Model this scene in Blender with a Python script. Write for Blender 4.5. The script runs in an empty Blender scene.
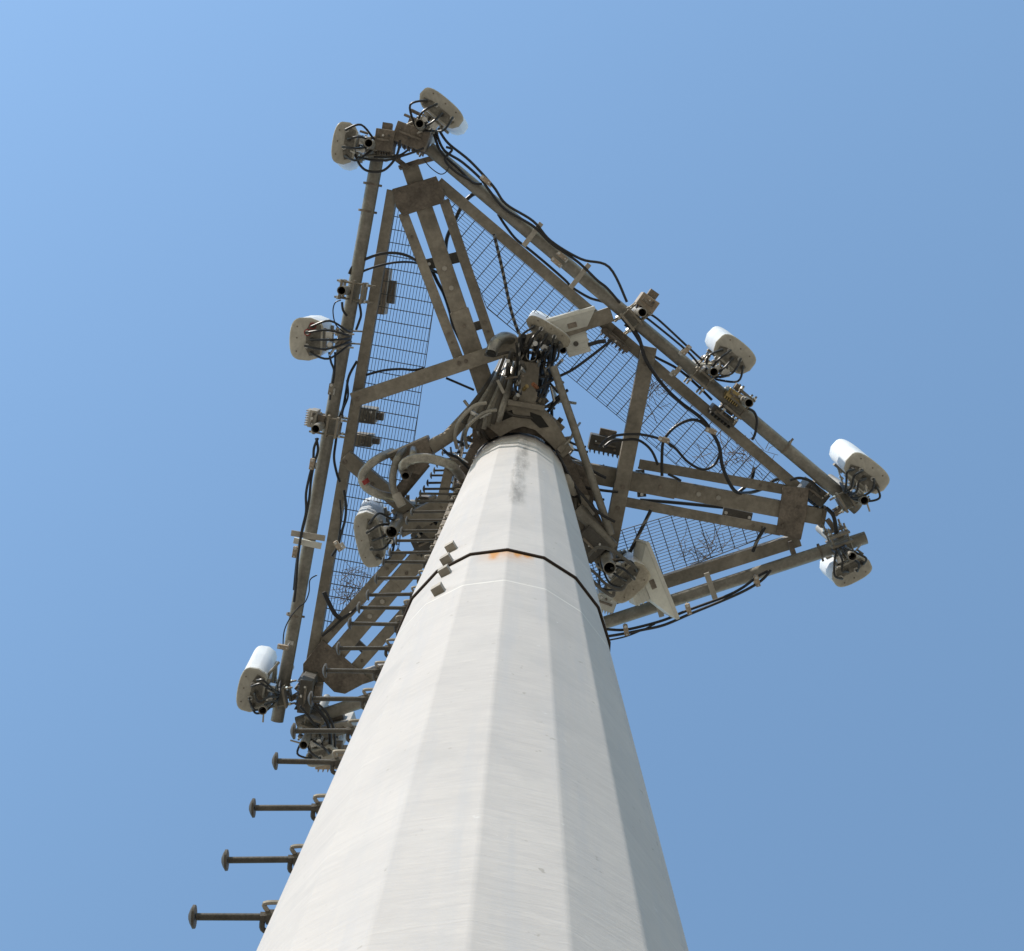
import bpy, bmesh, math, random
from mathutils import Vector, Matrix
random.seed(7)
PI = math.pi
sc = bpy.context.scene
C = sc.collection
EYE = 1.6                       # camera height above the ground
F = 1870.0                      # focal length, pixels of a 1024 px wide picture
zc = Vector((533 - 512, -(285 - 475.5), -F)).normalized()
xc = (Vector((1, 0, 0)) - zc.x * zc).normalized()
yc = zc.cross(xc)
M = Matrix((xc, yc, zc))        # camera -> world

def P(u, v, z):
    """world point standing z metres above the eye in the direction surveyed as (u, v)"""
    d = M @ Vector((u - 512, -(v - 475.5), -F))
    d = d / d.z * z
    return Vector((d.x, d.y, z + EYE))

# ------------------------------------------------------------------ materials
def mat(name, col, rough=.6, metal=0., var=.12, scale=6., bump=0., spec=.5, col2=None, detail=5, pvar=.14):
    m = bpy.data.materials.new(name); m.use_nodes = True
    nt = m.node_tree; n = nt.nodes; l = nt.links
    b = n['Principled BSDF']
    b.inputs['Roughness'].default_value = rough
    b.inputs['Metallic'].default_value = metal
    b.inputs['Specular IOR Level'].default_value = spec
    tc = n.new('ShaderNodeTexCoord')
    no = n.new('ShaderNodeTexNoise'); no.inputs['Scale'].default_value = scale
    no.inputs['Detail'].default_value = detail; no.inputs['Roughness'].default_value = .65
    l.new(tc.outputs['Object'], no.inputs['Vector'])
    cr = n.new('ShaderNodeValToRGB')
    c1 = [max(0, c * (1 - var)) for c in col]
    c2 = col2 if col2 else [min(1, c * (1 + var)) for c in col]
    cr.color_ramp.elements[0].position = .35; cr.color_ramp.elements[1].position = .68
    cr.color_ramp.elements[0].color = (*c1, 1); cr.color_ramp.elements[1].color = (*c2, 1)
    l.new(no.outputs['Fac'], cr.inputs['Fac'])
    # every piece of steel weathers differently; fine streaks and blotches on top
    oi = n.new('ShaderNodeObjectInfo'); mr = n.new('ShaderNodeMapRange'); mr.inputs['To Min'].default_value = 1 - pvar; mr.inputs['To Max'].default_value = 1 + pvar
    l.new(oi.outputs['Random'], mr.inputs['Value'])
    n3 = n.new('ShaderNodeTexNoise'); n3.inputs['Scale'].default_value = scale * 7; n3.inputs['Detail'].default_value = 4
    l.new(tc.outputs['Object'], n3.inputs['Vector'])
    m3 = n.new('ShaderNodeMapRange'); m3.inputs['From Min'].default_value = .3; m3.inputs['From Max'].default_value = .7
    m3.inputs['To Min'].default_value = 1 - var * .7; m3.inputs['To Max'].default_value = 1 + var * .5; l.new(n3.outputs['Fac'], m3.inputs['Value'])
    mu = n.new('ShaderNodeMath'); mu.operation = 'MULTIPLY'; l.new(mr.outputs[0], mu.inputs[0]); l.new(m3.outputs[0], mu.inputs[1])
    vm = n.new('ShaderNodeVectorMath'); vm.operation = 'SCALE'; l.new(cr.outputs['Color'], vm.inputs[0]); l.new(mu.outputs[0], vm.inputs['Scale'])
    l.new(vm.outputs[0], b.inputs['Base Color'])
    rr = n.new('ShaderNodeMapRange'); rr.inputs['To Min'].default_value = max(.05, rough - .1)
    rr.inputs['To Max'].default_value = min(1, rough + .12)
    l.new(no.outputs['Fac'], rr.inputs['Value']); l.new(rr.outputs['Result'], b.inputs['Roughness'])
    if bump:
        n2 = n.new('ShaderNodeTexNoise'); n2.inputs['Scale'].default_value = scale * 5
        l.new(tc.outputs['Object'], n2.inputs['Vector'])
        bp = n.new('ShaderNodeBump'); bp.inputs['Strength'].default_value = bump; bp.inputs['Distance'].default_value = .01
        l.new(n2.outputs['Fac'], bp.inputs['Height']); l.new(bp.outputs['Normal'], b.inputs['Normal'])
    return m

GALV = mat('weathered galvanised steel', (.26, .23, .185), .62, .25, .2, 5, .25, col2=(.37, .33, .27))
GALVD = mat('dull galvanised plate', (.19, .16, .13), .7, .2, .3, 8, .3, col2=(.29, .245, .20))
PIPE = mat('galvanised pipe', (.26, .24, .205), .5, .35, .22, 7, .2, col2=(.33, .31, .27))
LIGHTG = mat('pale grey painted steel', (.42, .39, .34), .5, .2, .12, 9, .15)
RADOME = mat('white radome plastic', (.74, .75, .75), .38, 0, .05, 3)
CAPM = mat('beige radome end cap', (.44, .415, .355), .55, 0, .14, 7, col2=(.52, .495, .435))
CAPD = mat('dusty tan end cap', (.34, .30, .235), .6, 0, .22, 9, col2=(.43, .39, .31))
PANEL = mat('ivory panel paint', (.70, .69, .63), .45, 0, .08, 6)
STEEL = mat('bright zinc hardware', (.62, .61, .58), .28, .9, .15, 30)
BLACK = mat('black cable jacket', (.018, .018, .02), .42, 0, .2, 12)
COAXL = mat('paler coax jacket', (.15, .135, .11), .6, 0, .25, 14)
BOLTM = mat('dull dark bolt steel', (.085, .075, .062), .6, .4, .25, 20, .1)
GAPSHADE = mat('lap gap shadow and rust', (.035, .022, .015), .9, 0, .3, 30)
GREYC = mat('weathered grey conduit', (.34, .32, .28), .36, .45, .28, 12, .3)
COAX = mat('dark brown coax jacket', (.075, .067, .055), .55, 0, .25, 14)  # even dark brown, below the paler jacket in tone
DARK = mat('dark radio housing', (.10, .092, .08), .6, .1, .25, 10)
TANBOX = mat('tan radio housing', (.36, .29, .22), .6, 0, .25, 12)
RUST = mat('rusty copper fitting', (.30, .13, .065), .7, .3, .4, 30)
RED = mat('red marker tape', (.32, .04, .035), .5, 0, .1)
YEL = mat('amber cable tag', (.75, .35, .03), .5, 0, .1)
BRASS = mat('brass connector', (.55, .42, .2), .35, .8, .2, 30)
ELBOW = mat('shiny galvanised elbow', (.42, .41, .38), .3, .6, .2, 14)
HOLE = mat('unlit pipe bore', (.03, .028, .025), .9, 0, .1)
GRATE = mat('galvanised grating bars', (.10, .10, .098), .55, .3, .15, 12)
TWIG = mat('dry twigs', (.24, .17, .11), .9, 0, .3, 40)
CONC = mat('pad concrete', (.38, .36, .33), .9, 0, .15, 3, .3)

RECESS = mat('painted shade of connector recess', (.20, .185, .155), .6, .2, .35, 25, col2=(.30, .28, .24))
def rope_mat():
    m = bpy.data.materials.new('black cable with pale spiral wrap'); m.use_nodes = True
    nt = m.node_tree; n = nt.nodes; l = nt.links; b = n['Principled BSDF']; b.inputs['Roughness'].default_value = .5
    tc = n.new('ShaderNodeTexCoord'); w = n.new('ShaderNodeTexWave'); w.bands_direction = 'DIAGONAL'
    w.inputs['Scale'].default_value = 9; w.inputs['Distortion'].default_value = 1.2
    cr = n.new('ShaderNodeValToRGB'); cr.color_ramp.elements[0].position = .62; cr.color_ramp.elements[1].position = .74
    cr.color_ramp.elements[0].color = (.018, .018, .02, 1); cr.color_ramp.elements[1].color = (.2, .19, .17, 1)
    l.new(tc.outputs['Object'], w.inputs['Vector']); l.new(w.outputs['Fac'], cr.inputs['Fac']); l.new(cr.outputs['Color'], b.inputs['Base Color'])
    return m
ROPE = rope_mat()

def pole_mat(name, rust):
    m = bpy.data.materials.new(name); m.use_nodes = True
    nt = m.node_tree; n = nt.nodes; l = nt.links; b = n['Principled BSDF']
    b.inputs['Metallic'].default_value = 0; b.inputs['Specular IOR Level'].default_value = .25
    tc = n.new('ShaderNodeTexCoord'); OB = tc.outputs['Object']
    sx = n.new('ShaderNodeSeparateXYZ'); l.new(OB, sx.inputs[0])
    def math_(op, a, bb=None, clamp=False):
        q = n.new('ShaderNodeMath'); q.operation = op; q.use_clamp = clamp
        for i, v in enumerate((a, bb)):
            if v is None: continue
            if isinstance(v, (int, float)): q.inputs[i].default_value = v
            else: l.new(v, q.inputs[i])
        return q.outputs[0]
    def noise(scale, sc3=(1, 1, 1), rot=(0, 0, 0), detail=6, rough=.6, dist=0):
        mp = n.new('ShaderNodeMapping'); mp.inputs['Scale'].default_value = sc3; mp.inputs['Rotation'].default_value = rot
        l.new(OB, mp.inputs[0])
        q = n.new('ShaderNodeTexNoise'); q.inputs['Scale'].default_value = scale; q.inputs['Detail'].default_value = detail
        q.inputs['Roughness'].default_value = rough; q.inputs['Distortion'].default_value = dist
        l.new(mp.outputs[0], q.inputs['Vector']); return q.outputs['Fac']
    def ramp(fac, p0, c0, p1, c1):
        q = n.new('ShaderNodeValToRGB'); e = q.color_ramp.elements
        e[0].position = p0; e[0].color = (*c0, 1); e[1].position = p1; e[1].color = (*c1, 1)
        l.new(fac, q.inputs[0]); return q.outputs[0]
    def mix(f, a, c, blend='MIX'):
        q = n.new('ShaderNodeMix'); q.data_type = 'RGBA'; q.blend_type = blend
        if isinstance(f, (int, float)): q.inputs[0].default_value = f
        else: l.new(f, q.inputs[0])
        for i, v in ((6, a), (7, c)):
            if isinstance(v, tuple): q.inputs[i].default_value = (*v, 1)
            else: l.new(v, q.inputs[i])
        return q.outputs[2]
    base = ramp(noise(1.6, (1, 1, .8), detail=8), .3, (.42, .397, .39), .72, (.515, .487, .475))
    # slanting wipe marks left in the galvanising
    br = noise(9, (1, 1, 5), (.3, .55, 0), 7, .7, .9)
    base = mix(.34, base, ramp(br, .32, (.365, .352, .35), .70, (.58, .552, .53)))
    runs = noise(5, (3.4, 3.4, .12), detail=7)
    blot = noise(2.6, (1, 1, .7), detail=9, rough=.7, dist=.5)
    base = mix(ramp(blot, .5, (0, 0, 0), .68, (.45, .45, .45)), base, (.37, .36, .36))
    base = mix(ramp(runs, .5, (0, 0, 0), .7, (.5, .5, .5)), base, (.40, .40, .42))
    # small pale scuffs
    sp = noise(16, (1, 1, .5), (0, .4, .3), 3, .5, 1.5)
    base = mix(ramp(sp, .71, (0, 0, 0), .77, (.4, .4, .4)), base, (.64, .64, .64))
    sd = noise(23, (1, 1, .7), (.4, 0, .3), 3, .6)
    base = mix(ramp(sd, .69, (0, 0, 0), .73, (.6, .6, .6)), base, (.27, .25, .22))
    x, z = sx.outputs[0], sx.outputs[2]
    if rust:     # lower section: rust weeping from the lap joint
        wl = math_('SUBTRACT', 1., math_('DIVIDE', math_('ABSOLUTE', math_('SUBTRACT', z, 6.70 + EYE)), .018), True)
        base = mix(math_('MULTIPLY', wl, noise(5, (1, 1, 1)), True), base, (.82, .80, .74))
        for cx, w, ln, st in ((-.033, .026, .24, 1.), (.062, .02, .15, .9), (.01, .13, .34, .28), (.10, .03, .12, .5)):
            lat = math_('SUBTRACT', 1., math_('DIVIDE', math_('ABSOLUTE', math_('SUBTRACT', x, cx)), w), True)
            ver = math_('SUBTRACT', 1., math_('DIVIDE', math_('SUBTRACT', 7.49 + EYE, z), ln), True)
            mk = math_('MULTIPLY', math_('MULTIPLY', lat, ver), math_('MULTIPLY', noise(22, (1, 1, .4)), 4.6 * st), True)
            base = mix(mk, base, (.50, .245, .085))
    else:        # upper section: black run-off streak below the collar
        wob = math_('MULTIPLY', math_('SUBTRACT', noise(3, (1, 1, .6)), .5), .06)
        xx = math_('ADD', x, wob)
        for cx, w, z0, z1, st in ((.045, .05, 9.0, 14.1, 1.), (.075, .03, 11.0, 13.9, .8), (.03, .035, 9.2, 11.6, .8)):
            lat = math_('MULTIPLY', math_('SUBTRACT', 1., math_('DIVIDE', math_('ABSOLUTE', math_('SUBTRACT', xx, cx)), w), True), 2., True)
            a = math_('MULTIPLY', math_('SUBTRACT', z, z0 + EYE), 2., True)
            c_ = math_('MULTIPLY', math_('SUBTRACT', z1 + EYE, z), 4., True)
            nz = math_('MULTIPLY', math_('SUBTRACT', noise(11, (1.6, 1.6, .16), detail=9, rough=.75), .40), 4.2, True)
            mk = math_('MULTIPLY', math_('MULTIPLY', math_('MULTIPLY', lat, a), c_), math_('MULTIPLY', nz, .85 * st), True)
            base = mix(math_('MULTIPLY', mk, .8), base, (.19, .18, .17))
    l.new(base, b.inputs['Base Color'])
    r = n.new('ShaderNodeMapRange'); r.inputs['To Min'].default_value = .6; r.inputs['To Max'].default_value = .85
    l.new(br, r.inputs['Value']); l.new(r.outputs[0], b.inputs['Roughness'])
    bp = n.new('ShaderNodeBump'); bp.inputs['Strength'].default_value = .25; bp.inputs['Distance'].default_value = .01
    l.new(br, bp.inputs['Height']); l.new(bp.outputs[0], b.inputs['Normal'])
    return m
POLE_LO = pole_mat('galvanised pole, lower section', True)
POLE_UP = pole_mat('galvanised pole, upper section', False)

# ------------------------------------------------------------------ objects
def tag(o, label=None, cat=None, group=None, kind=None):
    if label: o['label'] = label
    if cat: o['category'] = cat
    if group: o['group'] = group
    if kind: o['kind'] = kind
    return o

def thing(name, loc, label, cat, group=None):
    o = bpy.data.objects.new(name, None); C.objects.link(o)
    o.location = loc; o.empty_display_size = .1
    return tag(o, label, cat, group)

def rootloc(o):
    v = Vector((0, 0, 0))
    while o is not None:
        v += o.location; o = o.parent
    return v

class MB:
    """collects shapes given in world coordinates and links them as one mesh"""
    def __init__(s): s.b = bmesh.new()
    def prism(s, pts, z0, z1, top=None):
        """vertical prism over an outline of (x, y) points, heights above the ground"""
        top = top or pts
        a = [s.b.verts.new((p[0], p[1], z0)) for p in pts]
        t = [s.b.verts.new((p[0], p[1], z1)) for p in top]
        n = len(pts)
        s.b.faces.new(a[::-1]); s.b.faces.new(t)
        for i in range(n): s.b.faces.new((a[i], a[(i + 1) % n], t[(i + 1) % n], t[i]))
        return s
    def box(s, c, ax, ay, az, sx, sy, sz):
        vs = []
        for k in (-.5, .5):
            for i, j in ((-.5, -.5), (.5, -.5), (.5, .5), (-.5, .5)):
                vs.append(s.b.verts.new(c + ax * sx * i + ay * sy * j + az * sz * k))
        for f in ((3, 2, 1, 0), (4, 5, 6, 7), (0, 1, 5, 4), (1, 2, 6, 5), (2, 3, 7, 6), (3, 0, 4, 7)):
            s.b.faces.new([vs[i] for i in f])
        return s
    def bar(s, p, q, w, h, up=Vector((0, 0, 1))):
        d = q - p; L = d.length; d = d / L
        sd = d.cross(up)
        if sd.length < 1e-4: sd = d.cross(Vector((1, 0, 0)))
        sd.normalize(); u = sd.cross(d)
        return s.box((p + q) / 2, d, sd, u, L, w, h)
    def tube(s, pts, r, n=8, caps=True, r1=None):
        rings = []; N = len(pts); prev = None
        for i, p in enumerate(pts):
            t = (pts[min(i + 1, N - 1)] - pts[max(i - 1, 0)]).normalized()
            if prev is None:
                a = t.cross(Vector((0, 0, 1)))
                if a.length < 1e-3: a = t.cross(Vector((1, 0, 0)))
                a.normalize()
            else:
                a = (prev - prev.dot(t) * t).normalized()
            prev = a; b = t.cross(a)
            rr = r if r1 is None else r + (r1 - r) * i / (N - 1)
            rings.append([s.b.verts.new(p + (a * math.cos(2 * PI * k / n) + b * math.sin(2 * PI * k / n)) * rr) for k in range(n)])
        for i in range(N - 1):
            for k in range(n):
                s.b.faces.new((rings[i][k], rings[i][(k + 1) % n], rings[i + 1][(k + 1) % n], rings[i + 1][k]))
        if caps: s.b.faces.new(rings[0][::-1]); s.b.faces.new(rings[-1])
        return s
    def hollow(s, p, q, r, ri, n=16):
        d = (q - p).normalized(); a = d.cross(Vector((0, 0, 1)))
        if a.length < 1e-3: a = Vector((1, 0, 0))
        a.normalize(); b = d.cross(a)
        R = []
        for base, rr in ((p, r), (q, r), (q, ri), (p, ri)):
            R.append([s.b.verts.new(base + (a * math.cos(2 * PI * k / n) + b * math.sin(2 * PI * k / n)) * rr) for k in range(n)])
        for i in range(4):
            A, B = R[i], R[(i + 1) % 4]
            for k in range(n): s.b.faces.new((A[k], A[(k + 1) % n], B[(k + 1) % n], B[k]))
        return s
    def build(s, name, m, parent=None, smooth=False, label=None, bevel=0):
        bmesh.ops.recalc_face_normals(s.b, faces=s.b.faces)
        off = rootloc(parent) if parent else Vector((0, 0, 0))
        if off.length: bmesh.ops.translate(s.b, verts=s.b.verts, vec=-off)
        me = bpy.data.meshes.new(name); s.b.to_mesh(me); s.b.free()
        me.materials.append(m)
        if smooth:
            me.polygons.foreach_set('use_smooth', [True] * len(me.polygons))
        o = bpy.data.objects.new(name, me); C.objects.link(o)
        if parent: o.parent = parent
        if smooth:
            md = o.modifiers.new('edge', 'EDGE_SPLIT'); md.split_angle = math.radians(40)
        if bevel:
            md = o.modifiers.new('bevel', 'BEVEL'); md.width = bevel; md.segments = 2; md.limit_method = 'ANGLE'
        if label: o['label'] = label
        return o

def spline(pts, k=6):
    out = []; N = len(pts)
    for i in range(N - 1):
        p0, p1, p2, p3 = pts[max(i - 1, 0)], pts[i], pts[i + 1], pts[min(i + 2, N - 1)]
        for j in range(k):
            t = j / k
            out.append(.5 * ((2 * p1) + (p2 - p0) * t + (2 * p0 - 5 * p1 + 4 * p2 - p3) * t * t + (3 * p1 - p0 - 3 * p2 + p3) * t ** 3))
    out.append(pts[-1]); return out

def rot2(a): return Vector((math.cos(a), math.sin(a), 0))
UP = Vector((0, 0, 1))

# ------------------------------------------------------------------ camera, light, sky
cam = bpy.data.cameras.new('camera'); co = bpy.data.objects.new('camera', cam); C.objects.link(co)
cam.sensor_width = 36; cam.lens = F / 1024 * 36; cam.clip_end = 20000; cam.clip_start = .05
R3 = M.to_4x4(); R3.translation = Vector((0, 0, EYE)); co.matrix_world = R3
sc.camera = co

SUN_AZ = math.radians(-39)
SUN_EL = math.radians(34)
S = Vector((math.sin(SUN_AZ) * math.cos(SUN_EL), -math.cos(SUN_AZ) * math.cos(SUN_EL), math.sin(SUN_EL)))
sl = bpy.data.lights.new('sun', 'SUN'); sl.energy = 2.95; sl.angle = math.radians(.53); sl.color = (1, .935, .85)
so = bpy.data.objects.new('sun', sl); C.objects.link(so)
so.rotation_euler = (-S).to_track_quat('-Z', 'Y').to_euler(); so.location = (0, 0, 40)
w = bpy.data.worlds.new('World'); sc.world = w; w.use_nodes = True
nt = w.node_tree; bg = nt.nodes['Background']; sky = nt.nodes.new('ShaderNodeTexSky')
sky.sky_type = 'NISHITA'; sky.sun_disc = False; sky.sun_elevation = SUN_EL
sky.sun_rotation = math.atan2(S.x, S.y)
sky.altitude = 0; sky.air_density = 2.15; sky.dust_density = .4; sky.ozone_density = 5.2
nt.links.new(sky.outputs[0], bg.inputs[0]); bg.inputs[1].default_value = .15
sc.view_settings.view_transform = 'Standard'; sc.view_settings.look = 'None'
sc.view_settings.exposure = .50; sc.view_settings.gamma = 1

# ------------------------------------------------------------------ ground
CEN = P(517, 480, 14.4)
PX, PY = CEN.x, CEN.y
def ground_mat():
    m = mat('dry gravel ground', (.27, .22, .16), .95, 0, .25, .8, .4, col2=(.39, .32, .24), detail=10); return m
g = MB(); g.prism([(-3000, -3000), (3000, -3000), (3000, 3000), (-3000, 3000)], -.5, 0)
tag(g.build('ground', ground_mat()), kind='structure')
g = MB(); g.prism([(PX + 1.1 * math.cos(a), PY + 1.1 * math.sin(a)) for a in [i * PI / 16 for i in range(32)]], -.3, .12)
g.build('pad', CONC).name = 'foundation_pad'
tag(bpy.data.objects['foundation_pad'], kind='structure')

# ------------------------------------------------------------------ monopole
front = Vector((-PX, -PY, 0)).normalized()
right = Vector((-front.y, front.x, 0))
NS = 18
def rad(z):  return .509 + (.366 - .509) * z / 14.4            # z above the eye
def ring_pt(deg, r): 
    a = math.radians(deg); return (PX + r * (math.cos(a) * front.x + math.sin(a) * right.x), PY + r * (math.cos(a) * front.y + math.sin(a) * right.y))
def section(name, z0, z1, extra, m, par):
    mb = MB(); t = .008; rr = []
    nseg = 12
    for k in range(nseg + 1):
        z = z0 + (z1 - z0) * k / nseg
        rr.append([mb.b.verts.new((*ring_pt(-2 + 20 * i, rad(z) + extra), z + EYE)) for i in range(NS)])
    inn = [[mb.b.verts.new((*ring_pt(-2 + 20 * i, rad(z) + extra - .012), z + EYE)) for i in range(NS)] for z in (z0, z1)]
    for k in range(nseg):
        for i in range(NS): mb.b.faces.new((rr[k][i], rr[k][(i + 1) % NS], rr[k + 1][(i + 1) % NS], rr[k + 1][i]))
    for i in range(NS):
        j = (i + 1) % NS
        mb.b.faces.new((inn[0][i], inn[0][j], rr[0][j], rr[0][i])); mb.b.faces.new((rr[-1][i], rr[-1][j], inn[1][j], inn[1][i]))
        mb.b.faces.new((inn[0][j], inn[0][i], inn[1][i], inn[1][j]))
    o = mb.build(name, m, par, bevel=.016); o.modifiers['bevel'].segments = 4
    o.modifiers['bevel'].angle_limit = math.radians(15); return o
pole = thing('monopole_mast', (PX, PY, 0), 'tall tapering pale grey many-sided steel mast rising to the antenna platform', 'mast')
section("lower_section", -1.45, 8.4, -.003, POLE_LO, pole)
section('upper_section', 7.5, 17.3, .007, POLE_UP, pole)
mb = MB(); mb.prism([(PX + .78 * math.cos(a), PY + .78 * math.sin(a)) for a in [i * PI / 16 for i in range(32)]], .13, .18); mb.build('base_plate', GALV, pole)
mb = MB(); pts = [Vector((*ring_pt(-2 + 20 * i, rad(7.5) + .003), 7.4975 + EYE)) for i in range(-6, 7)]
mb.tube(pts, .0062, 6); mb.build('joint_gap_shade', GAPSHADE, pole)  # dark ring paints the shadow in the lap gap, with its rust
# jacking lugs at the lap joint
for u, v, e in ((452, 549, .007), (447.5, 561.5, .007), (446, 573.5, -.006), (439.5, 592, -.006)):
    # find where this sight line meets the mast
    z = 9.; 
    lo, hi = 3., 13.
    for _ in range(60):
        z = (lo + hi) / 2; q = P(u, v, z); dd = math.hypot(q.x - PX, q.y - PY)
        if dd > rad(z) + e: lo = z
        else: hi = z
    n_ = Vector((q.x - PX, q.y - PY, 0)).normalized(); t_ = UP.cross(n_)
    mb = MB(); mb.box(q + n_ * .010, n_, t_, UP, .035, .042, .07); lug = mb.build('jacking_lug', GALV, pole)
# step bolts
for k in range(27):
    z = 4.33 + .475 * k + (random.uniform(-.02, .02) if k > 3 else 0)
    h = z + EYE; R = rad(z)
    dirv = Vector((-1, random.uniform(-.02, .025), random.uniform(-.02, .015))).normalized()
    ctr = Vector((PX, PY, h)); base = ctr + dirv * (R * .96); tip = ctr + dirv * .687; yv = Vector((0, -1, 0))
    sh = MB(); sh.tube([base, tip - dirv * .008], .0092, 10); o = sh.build('step_bolt', BOLTM, pole, True)
    hd = MB(); hd.tube([tip - dirv * .006, tip], .028, 16, r1=.0285); hd.tube([tip, tip + dirv * .006, tip + dirv * .010], .0283, 16, r1=.008)
    hd.build('bolt_head', BOLTM, o, True)
    nb = MB(); a = ctr + dirv * (R + .022); nb.tube([a, a + dirv * .024], .019, 6); nb.build('nut', BOLTM, o)
    nb = MB(); nb.tube([a + dirv * .025, a + dirv * .038], .013, 6); nb.build('locknut', BOLTM, o)
    cl = MB(); c0 = ctr + dirv * (R * .95)
    cl.tube(spline([c0 + yv * .034, c0 + yv * .036 + dirv * .035, c0 + yv * .033 + dirv * (.05 * 1 + R * .05), c0 + yv * .014 + dirv * (.042 + R * .05)], 4), .006, 6)
    cl.build('clip', GALV, o, True)
    c2 = MB(); c2.tube(spline([c0 - yv * .008 + dirv * (.055 + R * .05), c0 - yv * .030 + dirv * (.055 + R * .05), c0 - yv * .04 + dirv * (.03 + R * .05), c0 - yv * .038 + dirv * .02, c0 - yv * .034], 4), .007, 6)
    c2.build('keeper', BOLTM, o, True)
mb = MB(); b0 = Vector((PX, PY, 0)) - right * .44 - front * .06
mb.bar(b0 + UP * (10.8 + EYE), b0 + UP * (17.2 + EYE), .05, .03); mb.build('climbing_rail', GALVD, pole)
# threaded studs and port covers by the collar
for u0, v0, u1, v1 in ((549, 464, 569, 486), (566, 478, 574, 492)):
    mb = MB(); mb.tube([P(u0, v0, 13.9), P(u1, v1, 14.1)], .035, 10); mb.build('bracket_stud', LIGHTG, pole, True)

# ------------------------------------------------------------------ platform
plat = thing('antenna_platform', (PX, PY, 14.3 + EYE), 'brown-grey triangular steel antenna platform clamped around the mast top', 'platform')
def pxbar(u0, v0, u1, v1, wpx, z0, z1, name, m=GALV, par=None, bevel=.004):
    p, q = P(u0, v0, z0), P(u1, v1, z0); d = (q - p).normalized(); s_ = Vector((-d.y, d.x, 0)) * (wpx / F * z0 / 2)
    mb = MB(); mb.prism([(x.x, x.y) for x in (p + s_, q + s_, q - s_, p - s_)], z0 + EYE, z1 + EYE)
    return mb.build(name, m, par, bevel=bevel)
def bolts(o, pts, z, r=.013, m=GALVD):
    for u, v in pts:
        p = P(u, v, z); mb = MB(); mb.tube([p - UP * .014, p + UP * .004], r, 6); mb.build('bolt', m, o)
ZX, ZS, ZA, ZP = 14.24, 14.37, 14.37, 14.335
def anglebar(u0, v0, u1, v1, wpx, z0, h, name):
    """an L-profile: flat flange below, upright leg along one edge"""
    p, q = P(u0, v0, z0), P(u1, v1, z0); d = (q - p).normalized(); n_ = Vector((-d.y, d.x, 0)); W = wpx / F * z0
    mb = MB()
    mb.prism([(x.x, x.y) for x in (p + n_ * W / 2, q + n_ * W / 2, q - n_ * W / 2, p - n_ * W / 2)], z0 + EYE, z0 + EYE + .012)
    mb.prism([(x.x, x.y) for x in (p + n_ * W / 2, q + n_ * W / 2, q + n_ * (W / 2 - .012), p + n_ * (W / 2 - .012))], z0 + EYE + .013, z0 + EYE + h)
    return mb.build(name, GALV, plat, bevel=.002)
anglebar(310, 668, 392, 190, 10.5, ZS, .1, 'side_beam')
anglebar(438, 182, 797, 487, 11, ZS, .1, 'side_beam')
anglebar(800, 540, 340, 685, 13, ZS, .1, 'side_beam')
arms = []
for (u0, v0, u1, v1, wd) in ((409, 164, 498, 425, 16.5), (824, 517.5, 560, 468, 17), (303, 694, 470, 499, 16.5)):
    a = pxbar(u0, v0, u1, v1, wd, ZA, ZA + .08, 'support_arm', GALV, plat)
    # thicker inner sleeve over the last third
    du, dv = u1 - u0, v1 - v0
    pxbar(u0 + du * .56, v0 + dv * .56, u1, v1, wd + 2.5, ZA - .01, ZA + .09, 'arm_sleeve', GALV, plat)
    bolts(a, [(u0 + du * t, v0 + dv * t) for t in (.40, .475)], ZA, .020, LIGHTG); bolts(a, [(u0 + du * t, v0 + dv * t) for t in (.62, .9)], ZA - .01, .015)
    # pipe saddle at the tip
    pxbar(u0 - dv * .04, v0 + du * .04, u0 + dv * .04, v0 - du * .04, 4, ZA - .03, ZA + .1, 'end_plate', GALVD, plat)
for a in ((403, 213, 459, 360, 10), (444, 200, 494, 349, 10), (639, 464, 787, 490, 10), (626, 502, 781, 531, 10), (319, 645, 402, 552, 11.5), (350, 674, 425, 590, 11.5)):
    o = anglebar(*a, ZS + .01, .07, 'strut'); bolts(o, [(a[0] * (1 - t) + a[2] * t, a[1] * (1 - t) + a[3] * t) for t in (.16, .82, .88)], ZS + .01, .012)
for a, bl in (((352, 400.5, 612, 314, 15), ((357, 399), (459, 363), (466, 361))), ((649.5, 347, 605, 572, 15.5), ((623, 487), (618, 508), (645, 364))), ((344, 457, 545, 627, 15), ((345, 462), (372, 484)))):
    o = pxbar(*a, ZX, ZX + .12, 'cross_beam', GALV, plat); bolts(o, bl, ZX, .018)
def pxplate(pts, z0, z1, name, m, par):
    mb = MB(); mb.prism([(lambda q: (q.x, q.y))(P(u, v, z0)) for u, v in pts], z0 + EYE, z1 + EYE); return mb.build(name, m, par, bevel=.003)
o = pxplate([(392, 189), (420, 181), (436, 176), (445, 194), (443, 203), (427, 208), (403, 216), (396, 207)], ZP, ZP + .02, 'corner_plate', GALVD, plat)
bolts(o, ((399, 193), (432, 183), (403, 208), (438, 198)), ZP)
o = pxplate([(783, 486), (809, 488), (807, 512), (801, 540), (776, 534)], ZP, ZP + .02, 'corner_plate', GALVD, plat)
bolts(o, ((789, 494), (802, 496), (783, 525), (798, 520), (798, 507)), ZP)
o = pxplate([(303, 664), (322, 640), (341, 655), (360, 671), (371, 680), (345, 694), (334, 692), (316, 674), (303, 674)], ZP, ZP + .02, 'corner_plate', GALVD, plat)
bolts(o, ((312, 663), (325, 650), (357, 676), (343, 688)), ZP)
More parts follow.
